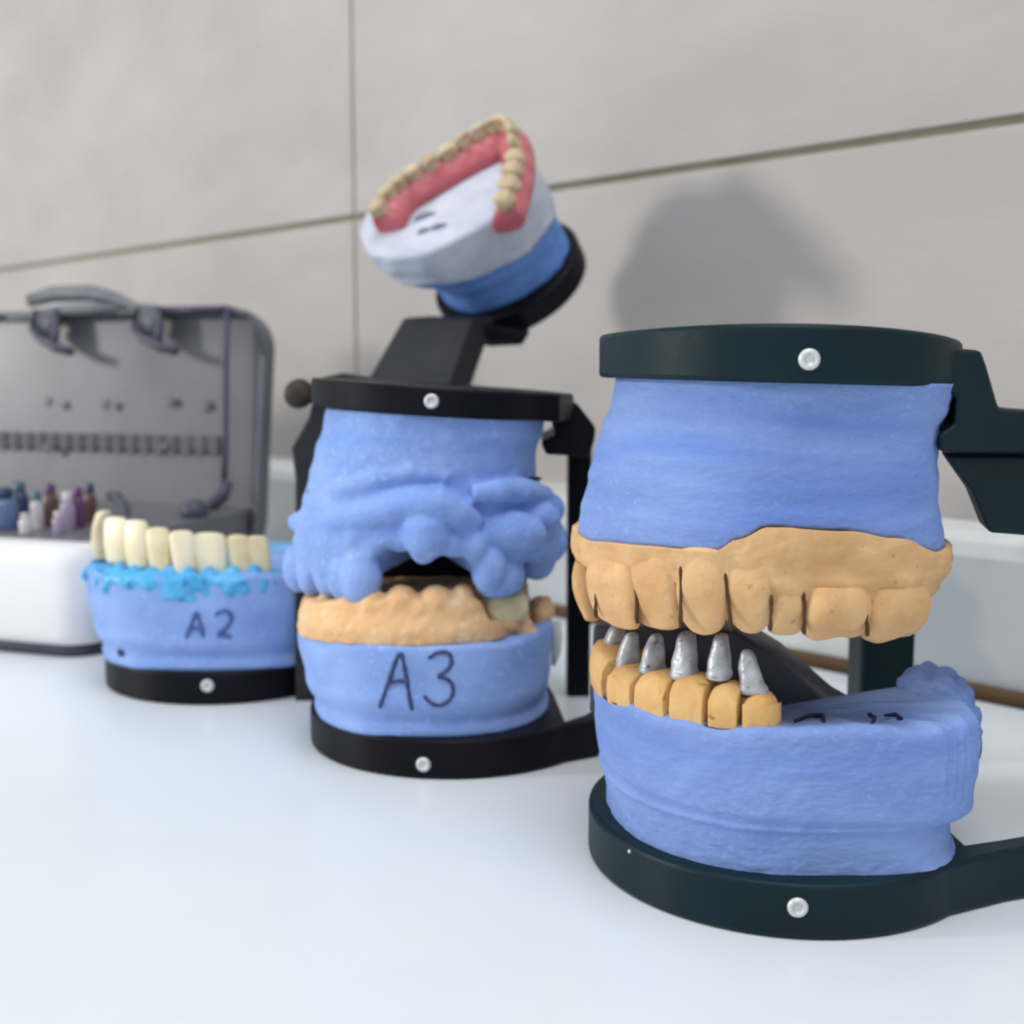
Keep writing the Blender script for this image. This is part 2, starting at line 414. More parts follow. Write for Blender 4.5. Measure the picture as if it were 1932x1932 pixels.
# lower blue mount
def ex_low(a, z):
    k = 0
    c = math.cos(a)
    zc = .0182 - .0012 * c
    k -= .0007 * math.exp(-((z - zc) / .0007) ** 2)                      # groove where the two pours meet
    if c > .2 and z > .02: k += .00036 * math.sin(a * 62) * min(1, (c - .2) * 3) * min(1, (z - .02) / .004) * (.6 + .4 * math.sin(a * 23))   # trimmer marks
    if 0 < z < .0175 and c > .35: k += -.0015 * min(1, (c - .35) * 2)
    return k
LB = Body([(.008, .0184, .0818, .1925, .2610), (.011, .0184, .0795, .1925, .2600), (.0165, .0176, .0790, .1918, .2600), (.0178, .0168, .0815, .1905, .2600),
           (.028, .0158, .0815, .1900, .2600), (.036, .0148, .0808, .1898, .2600)], 2.15, 3.7, .00028, 3.1, 110, ex_low)
def zt_low(a):
    s = math.sin(a); c = math.cos(a)
    z = .0348 + .0004 * math.sin(7 * a) + .0003 * math.sin(17 * a + 1)
    if c > .55: z -= .0008
    if s > -.1: z -= .0140 * min(1, (s + .1) / .8)
    if c > .2 and s < 0: z += .0008 * math.sin(23 * a) * (c - .2)
    return z
bm = LB.mesh(.009, zt_low, na=520, nz=60, top_in=.0014)
lowp = obj('lower_plaster_mount', bm, M['blue'], FA)
# lump and torn edge on its right, fused into one skin
bm = bmesh.new()
random.seed(11)
for (x, y, Y, r) in ((1738, 1297, .233, .0040), (1755, 1288, .234, .0036), (1776, 1300, .235, .0042), (1724, 1290, .230, .0028), (1790, 1326, .232, .0050), (1762, 1335, .228, .0060), (1792, 1365, .228, .0058),
                     (1800, 1400, .226, .0048), (1742, 1350, .224, .0050), (1802, 1345, .232, .0042), (1700, 1354, .220, .0028), (1720, 1352, .221, .0036), (1800, 1440, .222, .0040)):
    add_blob(bm, at(x, y, Y), (r, r * 1.1, r * 1.05), 0, 14)
lump = obj('plaster_overflow', bm, M['blue'], lowp); fuse(lump, .0006, 2, .5, .0026, .0022)
# dark chip behind the lump, cracks in the top face
bm = bmesh.new(); add_blob(bm, at(1836, 1405, .235), (.0014, .003, .0042), 0, 14); obj('dark_chip', bm, M['dark_crack'], lowp)
bm = bmesh.new()
def topcrack(px):
    P = []
    for x, y in px:
        q = onz(x, y, .0338); P.append(q + Vector((0, 0, .0002)))
    add_tube(bm, P, [.00022 + .00028 * random.random() for _ in P], 5)
topcrack([(1500, 1362), (1525, 1352), (1552, 1352), (1556, 1372), (1552, 1380)])
topcrack([(1512, 1376), (1535, 1374), (1545, 1378)])
topcrack([(1640, 1350), (1650, 1356), (1645, 1370), (1630, 1376)])
topcrack([(1668, 1352), (1690, 1350), (1700, 1358)])
obj('crack', bm, M['dark_crack'], lowp)

# lower stone dies with the prepared cores
ST_ = Body([(.030, .0156, .0850, .1912, .2560), (.036, .0150, .0850, .1908, .2560), (.045, .0158, .085, .1925, .2550)], 2.15, 2.3, .00012, 8.0, 200)
zb = .0335
cuts = [(1108, 1140, .0415, 1236), (1143, 1193, .0407, 1262), (1196, 1256, .0412, 1262), (1260, 1328, .0415, 1266), (1333, 1394, .0408, 1275), (1398, 1474, .0395, 1298)]
cores = [(1134, 1178, 1238, 44, 0), (1185, 1194, 1268, 27, 0), (1231, 1197, 1264, 38, 0), (1291, 1192, 1276, 54, 0), (1357, 1196, 1275, 46, 0), (1423, 1228, 1302, 54, 1)]
pc = bmesh.new()
arch = obj
sc_root = None
bmk = bmesh.new()      # the thin strip of stone the dies sit in
aL, aR = ST_.ang(1106, .034), ST_.ang(1440, .034)
NA = 60
rows = []
for i in range(NA + 1):
    a = aL - .35 + (aR + .02 - aL + .35) * i / NA
    o1, o2 = ST_.pos(a, .034, .0034), ST_.pos(a, .034, .0095)
    rows.append([bmk.verts.new((o1.x, o1.y, .0330)), bmk.verts.new((o1.x, o1.y, .0385)), bmk.verts.new((o2.x, o2.y, .0385)), bmk.verts.new((o2.x, o2.y, .0330))])
for A, B in zip(rows, rows[1:]):
    for k in range(4): bmk.faces.new((A[k], A[(k + 1) % 4], B[(k + 1) % 4], B[k]))
bmk.faces.new(rows[0]); bmk.faces.new(rows[-1])
lcast = obj('lower_stone_cast', bmk, M['die'], FA, bevel=.0005)
random.seed(5)
for j, (x0, x1, zt, yt) in enumerate(cuts):
    a0, a1 = ST_.ang(x0 + (3.5 if j else 0), .036), ST_.ang(x1 - (3.5 if j < 5 else 0), .036)
    if j == 0: a0 -= .22
    last = j == len(cuts) - 1
    bm = bmesh.new(); n = 14; G = []
    for i in range(n + 1):
        u = i / n; a = a0 + (a1 - a0) * u
        endf = math.sqrt(max(.12, 1 - max(0, (u - .55) / .45) ** 2)) if last else 1.0
        edge = min(u, 1 - u) * 2
        ztp = zb + (zt - zb) * (1 if not last else (.55 + .45 * endf)) - .0008 * (1 - edge) ** 2
        col = []
        dep = .0085 * (endf if last else 1)
        nn = 10
        sect = [(0, zb), (-.0004, zb + .0025), (-.0002, zb + .005), (.0002, ztp - .0014), (.0010, ztp - .0004), (.0022, ztp), (dep - .0025, ztp), (dep - .001, ztp - .0006), (dep, ztp - .0025), (dep, zb)]
        for ins, z in sect:
            if last: ins = ins if ins < .0012 else ins
            p = ST_.pos(a, .036, ins + (.0085 - dep) / 2 * (1 if last else 0)); p.z = z
            p += Vector((noise.noise(p * 500), noise.noise(p * 510 + Vector((9, 0, 0))), 0)) * .00022
            col.append(bm.verts.new(p))
        G.append(col)
    for A, B in zip(G, G[1:]):
        for k in range(9): bm.faces.new((A[k], A[k + 1], B[k + 1], B[k]))
        bm.faces.new((A[9], A[0], B[0], B[9]))
    bm.faces.new(G[0]); bm.faces.new(G[-1])
    die = obj('stone_die', bm, M['die'], FA, bevel=.0002)
    x, y0, y1, wpx, lean = cores[j]
    a = ST_.ang(x, .042, .0035); p, t, out = ST_.frame(a, .042, .0036)
    sc = p.y / FP
    zt_ = at(x, y0, p.y).z; zb_ = at(x, y1, p.y).z - .0006
    bm = bmesh.new()
    add_tooth(bm, Vector((p.x, p.y, zb_)), t, out, Vector((-.18 if lean else 0, 0, 1)), wpx * sc * 1.04 + (.0009 if j < 2 else 0), .0058, zt_ - zb_, 'core', 18, .12, .10, .05)
    obj('prepared_core', bm, M['core'], die, sub=1)
bm = bmesh.new(); P = []  # dark tube painting the shade along the gap under the dies
for k in range(41):
    p = ST_.pos(ST_.ang(1112 + 356 * k / 40, .034, .0), .034, .0001); P.append(Vector((p.x, p.y, .0339 + .0001 * math.sin(k * 1.3))))
add_tube(bm, P, [.0002 + .00022 * min(1, k / 20) for k in range(41)], 6)
obj('seat_gap_shade', bm, M['slit_shade'], lcast)
# dark inner wedge behind the cores
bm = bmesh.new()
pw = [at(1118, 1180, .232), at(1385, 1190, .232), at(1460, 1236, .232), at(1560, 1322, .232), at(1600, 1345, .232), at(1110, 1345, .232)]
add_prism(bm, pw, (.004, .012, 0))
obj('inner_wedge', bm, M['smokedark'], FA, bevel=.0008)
# rear post
bm = bmesh.new(); add_box(bm, (.0808, .276, .0), (.0932, .288, .0888))
obj('rear_post', bm, M['green'], FA, smooth=False, bevel=.001)

# upper stone cast
def line_up(a):            # where blue plaster and stone meet, by column of the frame
    return None
ul = curve_of([(1080, .0618), (1170, .0630), (1250, .0634), (1350, .0634), (1395, .0655), (1450, .0676), (1600, .0670), (1700, .0655), (1785, .0622), (2000, .062)])
UB0 = Body([(.060, .0114, .0778, .1900, .2620), (.090, .0180, .0790, .1900, .260)], 2.15, 2.7)
def zline(a):
    s = math.sin(a)
    p = UB0.pos(a, .0645)
    return ul(pr(p)[0]) if s < .12 else .0625
def ex_stone(a, z):
    c = math.cos(a); k = .0003 * math.exp(-((z - .0650) / .0035) ** 2)
    px = pr(UB0.pos(a, .06))[0] if math.sin(a) < .3 else 1000
    if 1395 < px < 1790 and z > .052: k += .0007 * math.exp(-((z - .0575) / .004) ** 2) + .00030 * math.sin(px * .055 + z * 900) * math.exp(-((z - .058) / .004) ** 2)
    return k
UST = Body([(.0500, .0165, .0715, .1970, .2500), (.0530, .0140, .0740, .1935, .2560), (.0560, .0120, .0765, .1918, .2600), (.0590, .0112, .0780, .1908, .2620), (.0640, .0114, .0776, .1900, .2620), (.070, .012, .0776, .1900, .2620)],
           2.15, 2.7, .00035, 1.2, 150, ex_stone)
def zgum(a):
    if math.sin(a) > .1: return .0500
    return curve_of([(1080, .0572), (1200, .0572), (1300, .0575), (1380, .0568), (1425, .0552), (1450, .0532), (1600, .0530), (1700, .0532), (1800, .0525)])(pr(UB0.pos(a, .057))[0])
bm = UST.mesh(zgum, zline, na=260, nz=40, top_in=.0, bot_in=.0022)
core_ = Body([(.049, .0175, .0715, .1975, .252), (.060, .0165, .0725, .1960, .254)], 2.15, 2.7).mesh(.0505, .060, na=90, nz=8, top_in=0, bot_in=.002)
tmp = bpy.data.meshes.new('tmp'); core_.to_mesh(tmp); core_.free(); bm.from_mesh(tmp); bpy.data.meshes.remove(tmp)
ucast = obj('upper_stone_cast', bm, M['stone'], FA)
# teeth of the upper cast
random.seed(3)
UT = [(1082, 1082, 1160, 34, 'incisor'), (1106, 1076, 1174, 34, 'incisor'), (1162, 1072, 1184, 74, 'incisor'), (1242, 1060, 1190, 78, 'incisor'), (1329, 1050, 1203, 87, 'canine'), (1416, 1072, 1200, 80, 'canine'),
      (1483, 1128, 1203, 60, 'incisor'), (1575, 1122, 1209, 112, 'molar'), (1684, 1118, 1210, 94, 'molar')]
for j, (x, y0, y1, wpx, kind) in enumerate(UT):
    dp = .0072 if kind == 'molar' else .0062
    ins = {0: .0036, 1: .0033}.get(j, .0026 if j < 6 else .0038)
    a = UST.ang(x, .0585, ins); p, t, out = UST.frame(a, .0585, ins)
    ca = max(.45, abs(t.x - t.y * p.x / p.y))              # foreshortening of the tangent in view
    wd = wpx * p.y / FP / ca
    if j < 2: wd = min(wd, .0064)
    zt_ = at(x, y0, p.y - .003).z; zb_ = at(x, y1, p.y - .002).z
    bm = bmesh.new()
    add_tooth(bm, Vector((p.x, p.y, zt_ + .0016)), t, out, (0, 0, -1), wd * 1.13, dp, zt_ + .0016 - zb_, kind, 24, .06, .035, .17)
    obj('tooth', bm, M['stone'], ucast, sub=1)

for (x, y0, y1, lean_) in ((1124, 1092, 1165, 0), (1201, 1084, 1176, 2), (1284, 1062, 1184, 0), (1374, 1076, 1190, 6), (1454, 1122, 1190, -2), (1517, 1118, 1196, 0), (1635, 1126, 1200, 2)):  # dark tubes drawn in as the shade in the grooves between teeth
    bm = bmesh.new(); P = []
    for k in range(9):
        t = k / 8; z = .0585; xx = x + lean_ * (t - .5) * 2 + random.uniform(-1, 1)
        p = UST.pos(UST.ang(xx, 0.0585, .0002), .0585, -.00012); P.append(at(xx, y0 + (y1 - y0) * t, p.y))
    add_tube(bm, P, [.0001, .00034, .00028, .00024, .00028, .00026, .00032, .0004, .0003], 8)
    obj('interdental_slit_shade', bm, M['slit_shade'], ucast)

# upper blue mount
def ex_up(a, z):
    return -.0005 * math.exp(-((z - .0705 - .0012 * math.sin(3 * a)) / .0035) ** 2) + .00005 * math.sin(z * 1900 + 2 * math.sin(a * 3))
UB = Body([(.060, .0122, .0771, .1909, .2618), (.0665, .0129, .0763, .1911, .262), (.072, .0138, .0757, .1915, .261), (.0765, .0153, .0749, .1920, .260), (.082, .0170, .0751, .1925, .260), (.086, .0186, .0768, .1925, .260), (.091, .0194, .0780, .192, .260)],
          2.15, 2.7, .00022, 6.6, 90, ex_up)
bm = UB.mesh(lambda a: zline(a) + .00005, lambda a: .0905 - .026 * (UB.pos(a, .09).x - .0478), na=220, nz=40, top_in=0)
obj('upper_plaster_mount', bm, M['blue'], FA)
# upper plate: flat below, its top a little domed
CU = Vector((.0478, .2240, 0))
outl = arc(CU, .0318, R(-20), R(-340), 72, .0352)
bm = bmesh.new(); n = len(outl)
def ztop(x, y): return .0992 - .030 * (x - CU.x) - 1.6 * (x - CU.x) ** 2
lo = [bm.verts.new((x, y, .0900 - .026 * (x - CU.x))) for x, y in outl]
hi = [bm.verts.new((x, y, ztop(x, y))) for x, y in outl]
for i in range(n): bm.faces.new((lo[i], lo[(i + 1) % n], hi[(i + 1) % n], hi[i]))
bm.faces.new(list(reversed(lo)))
pv_ = hi
for k in (.75, .5, .25):
    nw = [bm.verts.new((CU.x + (x - CU.x) * k, CU.y + (y - CU.y) * k, ztop(CU.x + (x - CU.x) * k, y))) for x, y in outl]
    for i in range(n): bm.faces.new((pv_[i], pv_[(i + 1) % n], nw[(i + 1) % n], nw[i]))
    pv_ = nw
bm.faces.new(pv_)
up = obj('upper_plate', bm, M['green'], FA, bevel=.0008, angle=40)
p = at(1527, 678, CU.y - .0351); screw(up, p, (-.03, -1, 0), .0017)
# side arm stepping down towards the hinge
YA = lambda x: .1985 + (x - 1740) * .00006
prof = [(1738, 650), (1852, 661), (1862, 690), (1885, 770), (1950, 776), (2150, 790), (2150, 858), (1776, 854), (1772, 822), (1802, 800), (1805, 745), (1738, 741)]
bm = bmesh.new(); add_prism(bm, [at(x, y, YA(x)) for x, y in prof], (.004, .020, 0))
arm = obj('hinge_arm', bm, M['green'], FA, smooth=False, bevel=.0008)
prof = [(1786, 859), (2150, 862), (2150, 1020), (1945, 1012), (1866, 1006), (1850, 965), (1836, 930)]
bm = bmesh.new(); add_prism(bm, [at(x, y, YA(x) + .003) for x, y in prof], (.003, .012, 0))
obj('gusset', bm, M['green'], arm, smooth=False, bevel=.0008)
bm = bmesh.new(); add_box(bm, (.120, .216, .0), (.134, .2335, .0850))
obj('hinge_post', bm, M['green'], FA, smooth=False, bevel=.001)

# ================================================================== MIDDLE ARTICULATOR (A3)
C3 = Vector((-.0145, .3035, 0))
A3 = thing('dental_articulator', 'middle black articulator with lumpy blue plaster, A3 pencilled on its base', 'dental articulator', C3, 'dental articulators with blue plaster models')
outl = arc(C3, .0365, R(-42), R(-308), 64)
near = [(.0300, .3150), (.0250, .2920), (.0205, .2835)]
far = [(.0110, .3080), (.0128, .2835), (.0175, .2885), (.0205, .2950), (.0255, .3160)]
bm = bmesh.new(); add_plate(bm, near + outl + far, 0, .0092)
base3 = obj('base_plate', bm, M['black'], A3, bevel=.0009, angle=40)
p = at(800, 1441, C3.y - .0365 + .001); dd = (Vector((p.x, p.y, 0)) - C3.xy.to_3d()).normalized()
q = C3 + dd * .0365; q.z = p.z; screw(base3, q, dd, .0017)
def ex3(a, z): return -.0009 * math.exp(-((z - .0125) / .0016) ** 2)
L3 = Body([(.008, -.0490, .0092, .2700, .336), (.0125, -.0500, .0090, .2695, .336), (.018, -.0515, .0095, .2680, .337), (.028, -.0532, .0100, .2675, .337), (.034, -.0530, .0100, .268, .336)], 2.3, 2.5, .00022, 4, 100, ex3)
l3 = curve_of([(560, .0292), (620, .0304), (700, .0308), (800, .0306), (900, .0306), (960, .0300), (1010, .0305), (1040, .031)])
def zl3(a):
    return l3(pr(L3.pos(a, .031))[0]) if math.sin(a) < .15 else .0300
bm = L3.mesh(.009, zl3, na=200, nz=30, top_in=.0003)
m3 = obj('lower_plaster_mount', bm, M['blue2'], A3)
AT = [[(716, 1336), (724, 1312), (735, 1282), (748, 1240), (757, 1228), (762, 1250), (768, 1290), (773, 1318), (777, 1340)], [(732, 1290), (750, 1284), (772, 1286)]]
T3 = [[(808, 1242), (822, 1232), (840, 1228), (853, 1238), (852, 1256), (838, 1270), (822, 1277), (842, 1279), (856, 1292), (855, 1312), (842, 1328), (824, 1333), (808, 1324), (800, 1312)]]
writing('handwriting', L3, AT + T3, .00052, M['pencil'], m3)
# lower stone cast with worn low teeth
S3 = Body([(.028, -.0530, .0050, .2685, .334), (.033, -.0528, .0050, .2682, .334), (.038, -.0512, .0050, .2702, .333), (.044, -.0498, .0040, .2730, .331)], 2.3, 2.2, .0004, 9, 170)
def z3t(a):
    x = pr(S3.pos(a, .038))[0]
    return (curve_of([(560, .0375), (620, .0395), (700, .0405), (730, .0412), (880, .0412), (905, .0400), (930, .0350), (1000, .034), (1040, .036)])(x) if math.sin(a) < .2 else .038) + .0003 * math.sin(11 * a)
bm = S3.mesh(lambda a: zl3(a) - .0002, z3t, na=240, nz=22, top_in=.002)
for (x, zt, wpx, ins) in ((592, .0402, 40, .005), (622, .0408, 44, .005), (660, .0414, 50, .0046), (704, .0424, 56, .0046), (758, .0434, 66, .0050), (822, .0434, 66, .0050), (872, .0432, 50, .0052)):
    a = S3.ang(x, .037, ins); p = S3.pos(a, .037, ins)
    add_blob(bm, (p.x, p.y, zt - .0040), (wpx * p.y / FP * .52, .0050, .0040), 0, 16)
c3 = obj('lower_stone_cast', bm, M['stone2'], A3); fuse(c3, .00055, 3, .5, .0004, .002)
# a separate crown and the broken pieces beside it on the right
p = at(952, 1140, .283); bm = bmesh.new(); add_tooth(bm, Vector((p.x, p.y, p.z - .0038)), Vector((1, .25, 0)).normalized(), Vector((.25, -1, 0)).normalized(), (0, 0, 1), .0110, .0095, .0068, 'molar', 24, 0, .08, .02)
obj('crown', bm, M['crown'], A3, sub=1)
bm = bmesh.new()
for (x, y, Y, r) in ((950, 1172, .283, (.0042, .005, .0028)), (978, 1182, .286, (.0036, .004, .003)), (990, 1195, .286, (.0038, .004, .0022))): add_blob(bm, at(x, y, Y), r)
add_blob(bm, at(1018, 1160, .300), (.0030, .007, .0048)); add_blob(bm, at(1012, 1188, .299), (.0030, .006, .0036)); add_blob(bm, at(1030, 1150, .304), (.002, .006, .0032))
o = obj('stone_fragment', bm, M['stone2'], A3); fuse(o, .0006, 3, .5, .0012, .002)
bm = bmesh.new()
add_tube(bm, [at(924, 1148, .2805), at(928, 1160, .2795), at(932, 1178, .2795), at(936, 1196, .280)], [.0004, .0009, .0011, .0005], 8)
obj('crack', bm, mat('rust_brown_crevice', (.22, .06, .015), None, .7), c3)
bm = bmesh.new(); add_tube(bm, [at(1050, 1172, .318), at(1051, 1200, .317), at(1049, 1230, .316), at(1043, 1256, .315)], [.0013, .0016, .0014, .0006], 10)
obj('plaster_drip', bm, mat('white_plaster_drip', (.72, .70, .64), (.8, .78, .72), .6, 200), m3)

# upper blue bite block: loft + ropes + tooth-shaped lumps welded together
U3 = Body([(.0420, -.0530, .0110, .2740, .336), (.0480, -.0538, .0122, .2720, .336), (.0540, -.0536, .0122, .2715, .336), (.0600, -.0520, .0100, .2725, .336), (.0660, -.0502, .0060, .2725, .336),
           (.0725, -.0484, .0058, .2715, .336), (.0785, -.0462, .0078, .2710, .336), (.084, -.0452, .0085, .2705, .336)], 2.3, 2.5, .0002, 5.5, 60)
def z3b(a):
    p = U3.pos(a, .052); x = pr(p)[0]
    if math.sin(a) < .2: return curve_of([(550, .0425), (600, .0440), (690, .0440), (708, .0505), (730, .0525), (760, .0520), (800, .0505), (840, .0520), (875, .0525), (892, .0500), (905, .0450), (960, .0450), (990, .0480), (1060, .0455)])(x)
    return .0500
bm = U3.mesh(z3b, .0835, na=160, nz=36, top_in=0, bot_in=.002)
for (x, y, Y, r, rot) in (
        (563, 1070, .300, (.0040, .006, .0062), 0), (590, 1082, .292, (.0040, .005, .0056), 0), (622, 1072, .284, (.0042, .005, .0070), 0), (648, 1085, .280, (.0036, .005, .0066), 0), (682, 1088, .277, (.0050, .0055, .0074), 0),
        (806, 1000, .2735, (.0060, .0060, .0070), .1), (800, 1030, .2745, (.0036, .004, .0042), 0), (762, 1008, .276, (.005, .004, .004), -.5), (850, 1018, .275, (.0055, .004, .004), .4),
        (899, 1030, .275, (.0034, .004, .0046), 0), (925, 1070, .277, (.0046, .0055, .0064), 0), (955, 1085, .280, (.0046, .0055, .0048), 0), (935, 1100, .279, (.0048, .005, .0036), 0), (1010, 1055, .294, (.0052, .006, .0052), 0), (1035, 1020, .298, (.0048, .006, .0058), 0),
        (960, 1000, .278, (.0090, .0060, .0050), .15), (1000, 975, .286, (.0075, .0060, .0046), .1), (1035, 960, .296, (.004, .006, .004), 0)):
    add_blob(bm, at(x, y, Y), r, rot, 18)
def rope(pts, r): add_tube(bm, [at(*p) for p in pts], r, 12)
rope([(560, 985, .300), (590, 985, .289), (640, 984, .279), (690, 972, .2755), (740, 958, .2733), (785, 948, .2722), (830, 952, .272), (870, 968, .2725), (905, 990, .274)], [.0025, .0030, .0034, .0038, .0040, .0040, .0042, .0036, .002])
rope([(570, 1025, .297), (620, 1020, .283), (680, 1012, .2765), (730, 1000, .2745)], [.003, .0036, .0036, .002])
rope([(600, 935, .289), (650, 922, .2785), (710, 900, .2742), (780, 888, .2728), (850, 900, .2728)], [.002, .0028, .0026, .0022, .0014])
rope([(890, 930, .2725), (940, 925, .2745), (985, 925, .280), (1030, 935, .288)], [.002, .0028, .0032, .0024])
for x in (): rope([(x, 1010, .283 + (668 - x) * .00016), (x - 3, 1040, .282 + (668 - x) * .00018), (x - 2, 1075, .283 + (668 - x) * .00018)], [.0018, .0022, .0016])
o = obj('upper_plaster_bite', bm, M['blue2'], A3); fuse(o, .00055, 6, .5, .0005, .003)
bm = bmesh.new(); add_blob(bm, at(586, 930, .2905), (.0009, .0009, .0011)); obj('air_hole', bm, M['dark_crack'], o)
bm = bmesh.new(); add_blob(bm, at(1008, 903, .286), (.0019, .002, .0005)); obj('air_hole', bm, M['dark_crack'], o)
# upper plate, side bar and posts
c3u = (C3.x - .0035, C3.y)
outl = arc(c3u, .0312, R(-40), R(-335), 60, .0350) + [(c3u[0] + .0330, C3.y - .005), (c3u[0] + .0290, C3.y - .0205)]
outl = [(x, y) for x, y in outl]
bm = bmesh.new(); add_plate(bm, outl, .0820, .0885, (-.062, -.0), (c3u[0], C3.y - .03))
up3 = obj('upper_plate', bm, M['black'], A3, bevel=.0006, angle=40)
p = at(814, 757, C3.y - .0355); dd = (Vector((p.x - c3u[0], p.y - c3u[1], 0))).normalized()
q = Vector((p.x, C3.y - .0352, p.z)); screw(up3, q, (dd.x, dd.y, 0), .00165)
bm = bmesh.new(); add_prism(bm, [at(x, y, .300) for x, y in ((1040, 800), (1075, 752), (1092, 765), (1124, 806), (1122, 830), (1112, 862), (1030, 858), (1020, 835), (1050, 820))], (.001, .046, 0))
arm3 = obj('hinge_arm', bm, M['black'], A3, smooth=False, bevel=.0008)
bm = bmesh.new(); add_prism(bm, [(.0156, .338, 0), (.0222, .338, 0), (.0222, .346, 0), (.0156, .346, 0)], (0, 0, .073))
obj('hinge_post', bm, M['black'], A3, smooth=False, bevel=.0008)
bm = bmesh.new(); add_prism(bm, [at(x, y, .334) for x, y in ((604, 712), (645, 704), (700, 712), (728, 735), (640, 790), (612, 830), (596, 900), (592, 1000), (590, 1330), (556, 1330), (556, 900), (549, 845), (580, 790))], (0, .007, 0))
obj('hinge_post', bm, M['grey_black'], A3, smooth=False, bevel=.001)
bm = bmesh.new(); add_lathe(bm, [(.0020, 0), (.0037, .0008), (.0040, .003), (.0037, .0055), (.0018, .0066)], 24, Matrix.Translation(at(560, 748, .338)) @ Matrix.Rotation(R(75), 4, 'X') @ Matrix.Rotation(R(20), 4, 'Y'))
add_tube(bm, [at(560, 748, .338), at(612, 750, .338)], .0018, 10)
obj('knob', bm, mat('brown_black_knob', (.03, .022, .016), (.05, .035, .025), .6, 120), A3)
# the dark inside wall seen between the lumps
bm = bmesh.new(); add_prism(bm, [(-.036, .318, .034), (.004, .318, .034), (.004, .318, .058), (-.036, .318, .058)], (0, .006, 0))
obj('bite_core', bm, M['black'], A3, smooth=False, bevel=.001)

# ================================================================== FAR ARTICULATOR (A2), swung open
C2 = Vector((-.0860, .3655, 0))
A2 = thing('dental_articulator', 'farthest black articulator swung open, A2 on its base, ivory teeth in cyan wax', 'dental articulator', C2, 'dental articulators with blue plaster models')
outl = arc(C2, .0366, R(-35), R(-320), 60)
bm = bmesh.new(); add_plate(bm, [(-.0400, .3630), (-.0500, .3480)] + outl + [(-.0420, .3700)], 0, .0092)
base2 = obj('base_plate', bm, M['black'], A2, bevel=.0009, angle=40)
p = at(392, 1293, C2.y - .0366 + .0005); dd = (Vector((p.x, p.y, 0)) - C2).normalized(); dd.z = 0
q = C2 + dd.normalized() * .0366; q.z = p.z; screw(base2, q, dd, .0018)
def ex2(a, z): return -.0008 * math.exp(-((z - .0130) / .0016) ** 2)
L2 = Body([(.008, -.1215, -.0520, .3315, .398), (.0125, -.1225, -.0520, .3310, .398), (.018, -.1240, -.0515, .3298, .399), (.028, -.1258, -.0500, .3290, .400), (.037, -.1262, -.0500, .3292, .400)], 2.35, 2.5, .0003, 14, 90, ex2)
bm = L2.mesh(.009, lambda a: .0362 + .0004 * math.sin(9 * a), na=180, nz=28, top_in=.0012)
m2 = obj('lower_plaster_mount', bm, M['blue2'], A2)
writing('handwriting', L2, [[(350, 1204), (358, 1186), (366, 1162), (371, 1152), (377, 1172), (384, 1202)], [(358, 1186), (381, 1184)],
                            [(406, 1160), (416, 1152), (430, 1152), (438, 1162), (434, 1176), (420, 1190), (408, 1200), (424, 1198), (438, 1202)]], .00062, M['pencil_faint'], m2)
p = L2.on(231, 1230); bm = bmesh.new(); add_blob(bm, p, (.0016, .0011, .0015)); obj('air_hole', bm, M['pencil'], m2)
# cyan wax rim
W2 = Body([(.030, -.1262, -.0500, .3288, .400), (.0345, -.1265, -.0505, .3286, .400), (.037, -.1250, -.052, .3300, .399), (.041, -.1225, -.055, .3330, .396)], 2.35, 2.4, .0009, 20, 160)
def w2b(a):
    x = pr(W2.pos(a, .034))[0]
    f = curve_of([(150, .0368), (180, .0358), (200, .0330), (250, .0322), (280, .0312), (300, .0290), (380, .0288), (420, .0305), (450, .0298), (500, .0305), (520, .0345), (560, .034)])
    return f(x) + .0006 * math.sin(a * 29) if math.sin(a) < .2 else .034
bm = W2.mesh(w2b, lambda a: .0368 - .0016 * max(0, math.cos(a)) + .0004 * math.sin(13 * a), na=200, nz=18, top_in=.002, bot_in=.0012)
random.seed(9)
for i in range(46):
    a = R(190 + 160 * random.random()); z = .0315 + .0048 * random.random(); p = W2.pos(a, z, .0006)
    r = .0007 + .0010 * random.random(); add_blob(bm, p, (r * 1.2, r, r), 0, 8)
for x in (225, 255, 290, 322, 355, 395, 440, 480):
    a = W2.ang(x, .037, .003); p = W2.pos(a, .0362, .003); add_blob(bm, p, (.0022, .0024, .0024), 0, 10)
o = obj('gum_wax', bm, M['wax'], A2); fuse(o, .0006, 5, .5, .0004, .002)
bm = bmesh.new(); add_blob(bm, at(535, 1085, .352), (.0040, .005, .0034), 0, 14); add_blob(bm, at(520, 1098, .350), (.003, .004, .0026), 0, 14)
o = obj('gum_wax', bm, mat('dark_teal_wax', (.0, .10, .16), (.01, .17, .26), .3, 150), A2); fuse(o, .0006, 2, .5, .0008, .002)
# ivory teeth, long and slightly fanned
random.seed(31)
for (x0, x1, y0, y1) in ((152, 178, 964, 1040), (176, 207, 970, 1050), (207, 244, 976, 1058), (246, 282, 982, 1068), (285, 326, 996, 1078), (330, 372, 1002, 1084), (377, 428, 1006, 1092), (440, 476, 1010, 1098), (476, 512, 1012, 1098)):
    x = (x0 + x1) / 2; a = W2.ang(x, .041, .0024); p, t, out = W2.frame(a, .041, .0024); ca = max(.45, abs(t.x - t.y * p.x / p.y))
    wd = (x1 - x0) * p.y / FP / ca; zt = at(x, y0, p.y).z; zb_ = at(x, y1, p.y - .003).z
    bm = bmesh.new(); add_tooth(bm, Vector((p.x, p.y, zb_ - .001)), t, out, Vector((-.10, 0, 1)), wd * (1.16 if x < 377 else 1.26) * random.uniform(.97, 1.04), .0060, zt - zb_ + .001, 'long', 20, .15, .03, .12)
    obj('tooth', bm, M['ivory'] if x % 3 < 1.6 else M['ivory_warm'], A2, sub=1)

